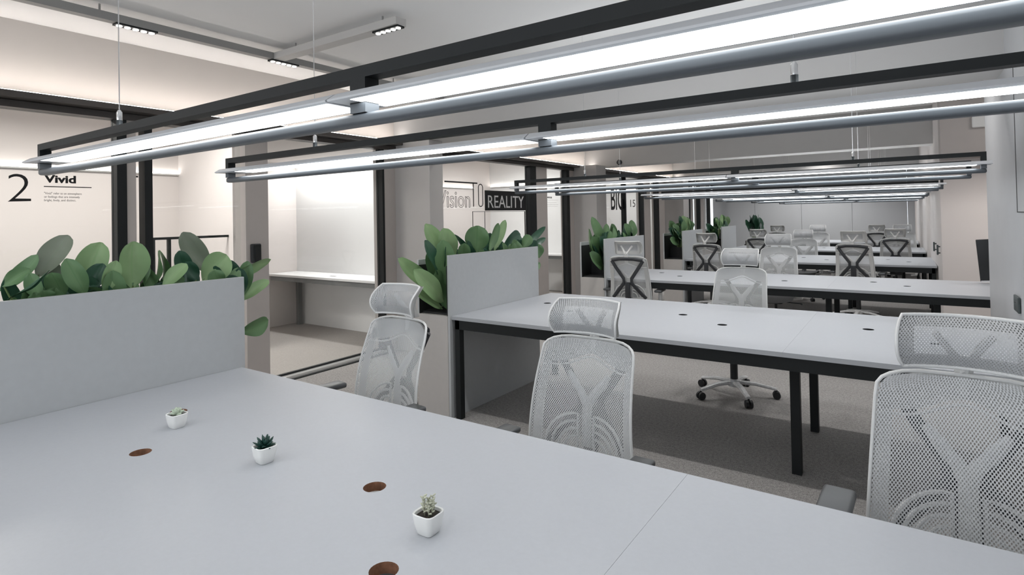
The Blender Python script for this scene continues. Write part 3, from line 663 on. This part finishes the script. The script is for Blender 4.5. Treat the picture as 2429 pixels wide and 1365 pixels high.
# ------------------------------------------------------------------ office chair (sitter faces -Y)
def bk_w(t):                                   # half width of the back at height t (0..1)
    w = 0.232 - 0.030*t
    if t > 0.86: w *= math.sqrt(max(0.0, 1-((t-0.86)/0.14)**2*0.42))
    return w
def bk(s, t, off=0.0):
    return Vector((s*bk_w(t), 0.215+0.095*t-0.028*math.sin(PI*min(1, t*1.1))+0.0-0.045*s*s+off, 0.50+0.462*t))
def make_chair():
    t = thing('office_chair', '', 'chair')
    # seat
    s = MB()
    def seat(u, v):
        x = (u-0.5)*2; y = v
        return Vector((x*0.245*(1-0.1*(y*2-1)**4), -0.29+0.49*y, 0.455-0.02*(1-x*x)+0.012*x*x-0.05*max(0, 0.25-y)**2*16))
    s.grid(seat, 12, 12, thick=0.045); s.build('seat', M['seat'], t, smooth=True)
    # back frame: white loop and the waved top panel
    b = MB(); path = []
    for k in range(0, 17): path.append(bk(-1, k/16*0.86))
    for k in range(1, 12):
        a = PI*k/12; tt = 0.86+0.14*math.sin(a); path.append(Vector((-math.cos(a)**1*bk_w(0.86)*(abs(math.cos(a))**-0.45 if abs(math.cos(a)) > 0.02 else 1), bk(0, tt).y-0.045*math.cos(a)**2, bk(0, 0.86+0.14*math.sin(a)**0.6).z)))
    for k in range(16, -1, -1): path.append(bk(1, k/16*0.86))
    for k in range(1, 8): path.append(bk(1-2*k/8, 0.0))
    b.tube(path, 0.0052, 8, closed=True)
    b.tube([bk(q, 0.735+0.115*math.exp(-(q/0.42)**2)-0.015*math.cos(PI*q), 0.012) for q in [-0.97+1.94*k/24 for k in range(25)]], 0.004, 6)
    def gus(u, v):
        sx = (u-0.5)*1.94; low = 0.762+0.115*math.exp(-(sx/0.42)**2)-0.03*math.cos(PI*sx)*0.5
        top = 0.995-0.10*max(0, abs(sx)-0.62)
        p = bk(sx, low+(top-low)*v*0.985, 0.012); return p
    b.grid(gus, 24, 4, thick=0.006)
    for sd in (-1, 1):
        def side(u, v): return bk(sd*(0.97-0.17*u), 0.02+0.85*v, 0.011)
        b.grid(side, 2, 14, thick=0.006)
    b.build('back_frame', M['white_plastic'], t, smooth=True)
    # mesh
    m = MB(); m.grid(lambda u, v: bk((u-0.5)*1.98, v*0.985, -0.002), 16, 24, uvfn=lambda u, v: ((u-0.5)*0.44, v*0.47))
    m.build('back_mesh', M['mesh'], t, smooth='all')
    # dark X-shaped support behind
    x = MB()
    for sd in (-1, 1):
        pts = [bk(sd*0.86, 0.90, 0.03), bk(sd*0.62, 0.76, 0.040), bk(sd*0.20, 0.50, 0.055), bk(sd*0.20, 0.40, 0.06), bk(sd*0.62, 0.16, 0.05), bk(sd*0.80, 0.06, 0.035)]
        x.tube(pts, [0.017, 0.019, 0.018, 0.019, 0.02, 0.017], 8, flat=0.55, up=(0, 1, 0))
    x.tube([bk(-0.86, 0.91, 0.03), bk(-0.4, 0.945, 0.034), bk(0, 0.95, 0.036), bk(0.4, 0.945, 0.034), bk(0.86, 0.91, 0.03)], 0.017, 8, flat=0.5, up=(0, 1, 0))
    x.tube([bk(0, 0.42, 0.06), bk(0, 0.1, 0.07), Vector((0, 0.22, 0.44)), Vector((0, 0.06, 0.40))], [0.03, 0.032, 0.034, 0.03], 8, flat=0.5)
    x.build('back_support', M['dark_support'], t, smooth=True)
    # white Y bracket and ribbed lumbar pads
    l = MB()
    for sd in (-1, 1):
        l.tube([bk(sd*0.43, 0.71, 0.014), bk(sd*0.30, 0.63, 0.016), bk(sd*0.10, 0.52, 0.02), bk(sd*0.03, 0.45, 0.022)], [0.010, 0.018, 0.018, 0.018], 8, flat=0.3, up=(0, 1, 0))
    l.tube([bk(0, 0.52, 0.022), bk(0, 0.34, 0.024), bk(0, 0.1, 0.03)], [0.022, 0.022, 0.026], 8, flat=0.3, up=(0, 1, 0))
    for sd in (-1, 1):
        for k, r in enumerate((1.0, 0.80, 0.60, 0.40)):
            pts = []
            for j in range(11):
                a = PI/2*j/10
                pts.append(bk(sd*(0.16+0.60*r*math.sin(a)**1.0), 0.06+0.31*r*math.cos(a)**0.8, 0.018))
            pts.append(bk(sd*0.16, 0.06, 0.018))
            l.tube(pts, 0.006, 6, closed=True, up=(0, 1, 0))
    l.build('lumbar_support', M['white_plastic'], t, smooth=True)
    # headrest
    def hr(s_, v, off=0.0):
        w = 0.150-0.012*abs(2*v-1)**3
        z = 0.985+0.130*v
        y = 0.285-0.032*math.sin(PI*v)+0.045*v*v-0.050*s_*s_+off
        return Vector((s_*w, y, z))
    h = MB(); h.grid(lambda u, v: hr((u-0.5)*2, v), 16, 12, uvfn=lambda u, v: ((u-0.5)*0.30, v*0.15))
    hm = h.build('headrest', M['headmesh'], t, smooth='all')
    fr = MB(); pth = [hr(-1, k/8) for k in range(9)] + [hr(-1+2*k/10, 1) for k in range(1, 10)] + [hr(1, 1-k/8) for k in range(9)] + [hr(1-2*k/10, 0) for k in range(1, 10)]
    fr.tube(pth, 0.0045, 8, closed=True)
    for sd in (-1, 1):
        fr.grid(lambda u, v: hr(sd*(1.0-0.05*u), v, u*(0.042-0.016*v)), 3, 8, thick=0.004)
    for sd in (-1, 1):
        fr.grid(lambda u, v: hr(sd*(1.0-0.26*u), v, 0.014+0.012*math.sin(PI*v)), 3, 8, thick=0.006)
    for va, vb in ((0.0, 0.24), (0.78, 1.0)):
        fr.grid(lambda u, v: hr((u-0.5)*1.9, va+(vb-va)*v, 0.016), 12, 3, thick=0.006)
    fr.build('headrest_frame', M['white_plastic'], hm, smooth=True)
    br = MB()
    for sd in (-1, 1):
        br.tube([hr(sd*0.42, 0.66, 0.03), hr(sd*0.28, 0.45, 0.045), hr(sd*0.08, 0.05, 0.05), Vector((0, 0.315, 0.965))], [0.010, 0.0105, 0.011, 0.012], 8)
    br.tube([Vector((0, 0.325, 1.01)), Vector((0, 0.325, 0.95)), Vector((0, 0.315, 0.90))], [0.02, 0.022, 0.019], 8, flat=0.5, up=(0, 1, 0))
    br.build('headrest_bracket', M['white_plastic'], hm, smooth=True)
    # arms
    for sd in (-1, 1):
        a = MB(); a.tube([(sd*0.20, 0.03, 0.41), (sd*0.275, 0.03, 0.42), (sd*0.29, 0.03, 0.47), (sd*0.29, 0.03, 0.640)], [0.018, 0.02, 0.022, 0.02], 8)
        ar = a.build('armrest', M['white_plastic'], t, smooth=True)
        MB().box(sd*0.29-0.042, sd*0.29+0.042, -0.07, 0.145, 0.636, 0.661, 0.011, 3).build('arm_pad', M['arm_sheen'], ar, smooth=True)
    g = MB(); g.box(-0.09, 0.09, -0.12, 0.10, 0.355, 0.41, 0.012); g.tube([(0.08, 0, 0.37), (0.26, 0.0, 0.36), (0.29, -0.01, 0.355)], [0.006, 0.006, 0.009], 6); g.build('tilt_mechanism', M['black_plastic'], t, smooth=True)
    g = MB(); g.cyl((0, 0, 0.12), (0, 0, 0.25), 0.029); g.cyl((0, 0, 0.25), (0, 0, 0.36), 0.016); g.build('gas_lift', M['black_plastic'], t, smooth=True)
    g = MB(); g.lathe([(0.05, 0.075), (0.055, 0.09), (0.045, 0.125), (0.03, 0.13)])
    for k in range(5):
        a = 2*PI*k/5+0.3; d = Vector((math.cos(a), math.sin(a), 0))
        g.tube([d*0.03+Vector((0, 0, 0.105)), d*0.16+Vector((0, 0, 0.10)), d*0.31+Vector((0, 0, 0.072))], [0.028, 0.025, 0.02], 8, flat=0.6)
    g.build('star_base', M['base_white'], t, smooth=True)
    for k in range(5):
        a = 2*PI*k/5+0.3; d = Vector((math.cos(a), math.sin(a), 0)); p = d*0.31; q = Vector((-d.y, d.x, 0))
        w = MB()
        for sg in (-1, 1): w.cyl(p+q*sg*0.006+Vector((0, 0, 0.0285)), p+q*sg*0.025+Vector((0, 0, 0.0285)), 0.0285, seg=16)
        w.cyl(p+Vector((0, 0, 0.03)), p+Vector((0, 0, 0.065)), 0.007, seg=8)
        w.build('caster', M['black_plastic'], t, smooth=True)
    return t
F, N = 0.0, PI          # facing the viewer / facing away
# headrest centre (x, y), height scale, turn, label
chairs = [
 (-2.0, 1.96, 1.04, F-0.10, 'grey mesh chair at the left behind the foreground desk, next to the glass booth', 'front'),
 (-1.075, 2.10, 1.015, F-0.03, 'grey mesh chair in the middle behind the foreground desk, in front of the second desk', 'front'),
 (0.118, 2.00, 1.055, F-0.03, 'large grey mesh chair at the right edge of the photo behind the foreground desk', 'front'),
 (-1.17, 5.12, 1.045, F-0.05, 'grey mesh chair facing the viewer between the second and third desk rows', 'rows'),
 (-2.53, 5.87, 1.06, N+0.12, 'white framed chair with its back to the viewer, in front of the third planter', 'rows'),
 (-1.33, 7.78, 1.07, F+0.0, 'grey mesh chair facing the viewer behind the third desk row', 'rows'),
 (-2.50, 8.72, 1.05, N, 'white framed chair seen from behind at the left of the fourth desk row', 'rows'),
 (-0.60, 8.72, 1.075, N-0.1, 'white framed chair seen from behind at the centre of the fourth desk row', 'rows'),
 (-1.48, 10.98, 1.03, F, 'grey mesh chair facing the viewer behind the fourth desk row', 'rows'),
 (-2.32, 11.45, 1.03, N, 'white framed chair seen from behind at the left of the fifth desk row', 'rows'),
 (-0.18, 11.45, 1.03, N, 'white framed chair seen from behind at the right of the fifth desk row', 'rows'),
 (-1.56, 13.62, 1.05, F, 'small distant grey mesh chair behind the middle of the fifth desk row', 'rows'),
 (-0.09, 13.62, 1.05, F, 'small distant grey mesh chair behind the right end of the fifth desk row', 'rows'),
 (-2.50, 14.45, 1.03, N, 'small distant white framed chair at the left of the last desk row', 'rows'),
 (-0.55, 14.45, 1.03, N, 'small distant white framed chair at the right of the last desk row', 'rows'),
]
chair0 = make_chair()
for i, (hx, hy, sz, rz, lab, g) in enumerate(chairs):
    o = chair0 if i == 0 else copy_tree(chair0)
    off = Vector((0, 0.285, 0)); off.rotate(Matrix.Rotation(rz, 3, 'Z'))
    o.location = (hx-off.x, hy-off.y, 0); o.rotation_euler = (0, 0, rz); o.scale = (1.0, 1.0, sz)
    if rz > 2 or i == 1:
        for ch in o.children:
            if ch.name.startswith('armrest'): ch.location.z = -0.055
    o['label'] = lab; o['group'] = 'chairs behind the foreground desk' if g == 'front' else 'chairs along the desk rows'

# right-hand double door handles in the pink wall
for k, (yy, xx) in enumerate(((8.5, 0.305), (9.2, 0.292))):
    t = thing('door_handle', ('nearer' if k == 0 else 'farther')+' dark pull handle on the pink wall behind the third desk row', 'handle', (xx, yy, 0.985))
    MB().box(-0.03, -0.012, -0.016, 0.016, -0.06, 0.06, 0.006).build('grip', M['switch'], t)
    b = MB(); b.box(-0.012, 0.01, -0.008, 0.008, -0.045, -0.03); b.box(-0.012, 0.01, -0.008, 0.008, 0.03, 0.045); b.build('mount', M['switch'], t)

# ------------------------------------------------------------------ lights of the room
def area(name, x, y, z, sx, sy, power, col=(1, 0.97, 0.94), spread=130, rot=(0, 0, 0)):
    l = bpy.data.lights.new(name, 'AREA'); l.shape = 'RECTANGLE'; l.size = sx; l.size_y = sy; l.energy = power; l.color = col; l.spread = math.radians(spread)
    o = bpy.data.objects.new(name, l); C.objects.link(o); o.location = (x, y, z); o.rotation_euler = rot; return o
for x, y, p in ((-2.80, 2.66, 0.75), (-1.5, 2.66, 1), (-0.2, 2.66, 1), (-4.045, 1.66, 0.3), (-4.045, 2.72, 0.3), (-4.045, 4.05, 0.4), (-2.2, -0.9, 1), (-0.6, -0.9, 1),
                (-3.6, 5.35, 1), (-2.4, 5.35, 1), (-1.2, 5.35, 1), (0.0, 5.35, 1), (-3.8, 7.8, 1), (-2.3, 8.1, 1), (-0.8, 8.1, 1), (-3.8, 11.2, 1), (-2.0, 11.2, 1), (-0.4, 11.2, 1),
                (-3.6, 13.4, 1), (-1.5, 13.6, 1.3), (-3, 16.5, 2), (-1.2, 16.5, 2), (-2.1, 16.7, 2)):
    area('downlight', x, y, 2.72, 0.25, 0.05, 6.3*p, (1, 0.985, 0.965))
for x, y, p in ((1.5, 7.0, 9), (-6.0, 1.2, 34), (-6.0, 2.6, 30),  (-6.0, 6.6, 28), (-6.0, 8.6, 30), (-6.0, 11.0, 24), (-6.0, 13.2, 24), (-6.0, 16.0, 20)):  # unseen lights added to brighten the right recess and the glass rooms
    area('unseen_room_light', x, y, 2.78 if x > 0 else (2.68 if not 3.6 < y < 5 else 2.295), 0.6, 0.3, p, (1, 0.95, 0.91) if y < 3 or x > 0 else (1, 0.98, 0.97), 170)
area('unseen_room_light', 1.2, 7.5, 2.0, 1.4, 0.3, 9, (1, 0.95, 0.91), 170)  # unseen light added below the bulkhead to brighten the pink wall
area('unseen_room_light', -6.05, 4.90, 2.29, 2.2, 0.10, 26, (1, 0.98, 0.97), 175)
# ------------------------------------------------------------------ world, camera, view
w = bpy.data.worlds.new('world'); bpy.context.scene.world = w; w.use_nodes = True
bg = w.node_tree.nodes['Background']; bg.inputs[0].default_value = (0.90, 0.95, 1.0, 1); bg.inputs[1].default_value = 1.65

yaw, pitch, roll, fpx, cy = 0.603181331, 0.0139864186, -0.0190269151, 1361.37, 494.423
cam = bpy.data.cameras.new('camera'); co = bpy.data.objects.new('camera', cam); C.objects.link(co)
fwd = Vector((-math.sin(yaw)*math.cos(pitch), math.cos(yaw)*math.cos(pitch), math.sin(pitch)))
r = Vector((math.cos(yaw), math.sin(yaw), 0)); u = r.cross(fwd)
r2 = math.cos(roll)*r+math.sin(roll)*u; u2 = -math.sin(roll)*r+math.cos(roll)*u
co.matrix_world = Matrix(((r2.x, u2.x, -fwd.x, 0), (r2.y, u2.y, -fwd.y, 0), (r2.z, u2.z, -fwd.z, H), (0, 0, 0, 1)))
cam.sensor_width = 36.0; cam.lens = 36.0*fpx/2429.0; cam.shift_y = (cy-1365/2)/2429.0; cam.clip_start = 0.05
S = bpy.context.scene; S.camera = co
S.view_settings.view_transform = 'Standard'; S.view_settings.look = 'None'; S.view_settings.gamma = 1.0
S.view_settings.use_curve_mapping = False; S.view_settings.exposure = 0.12
S.cycles.use_denoising = True; S.cycles.max_bounces = 8; S.cycles.diffuse_bounces = 4; S.cycles.glossy_bounces = 3; S.cycles.use_adaptive_sampling = True; S.cycles.adaptive_threshold = 0.02; S.cycles.transparent_max_bounces = 24
S.cycles.sample_clamp_indirect = 4.0; S.cycles.caustics_reflective = False; S.cycles.caustics_refractive = False
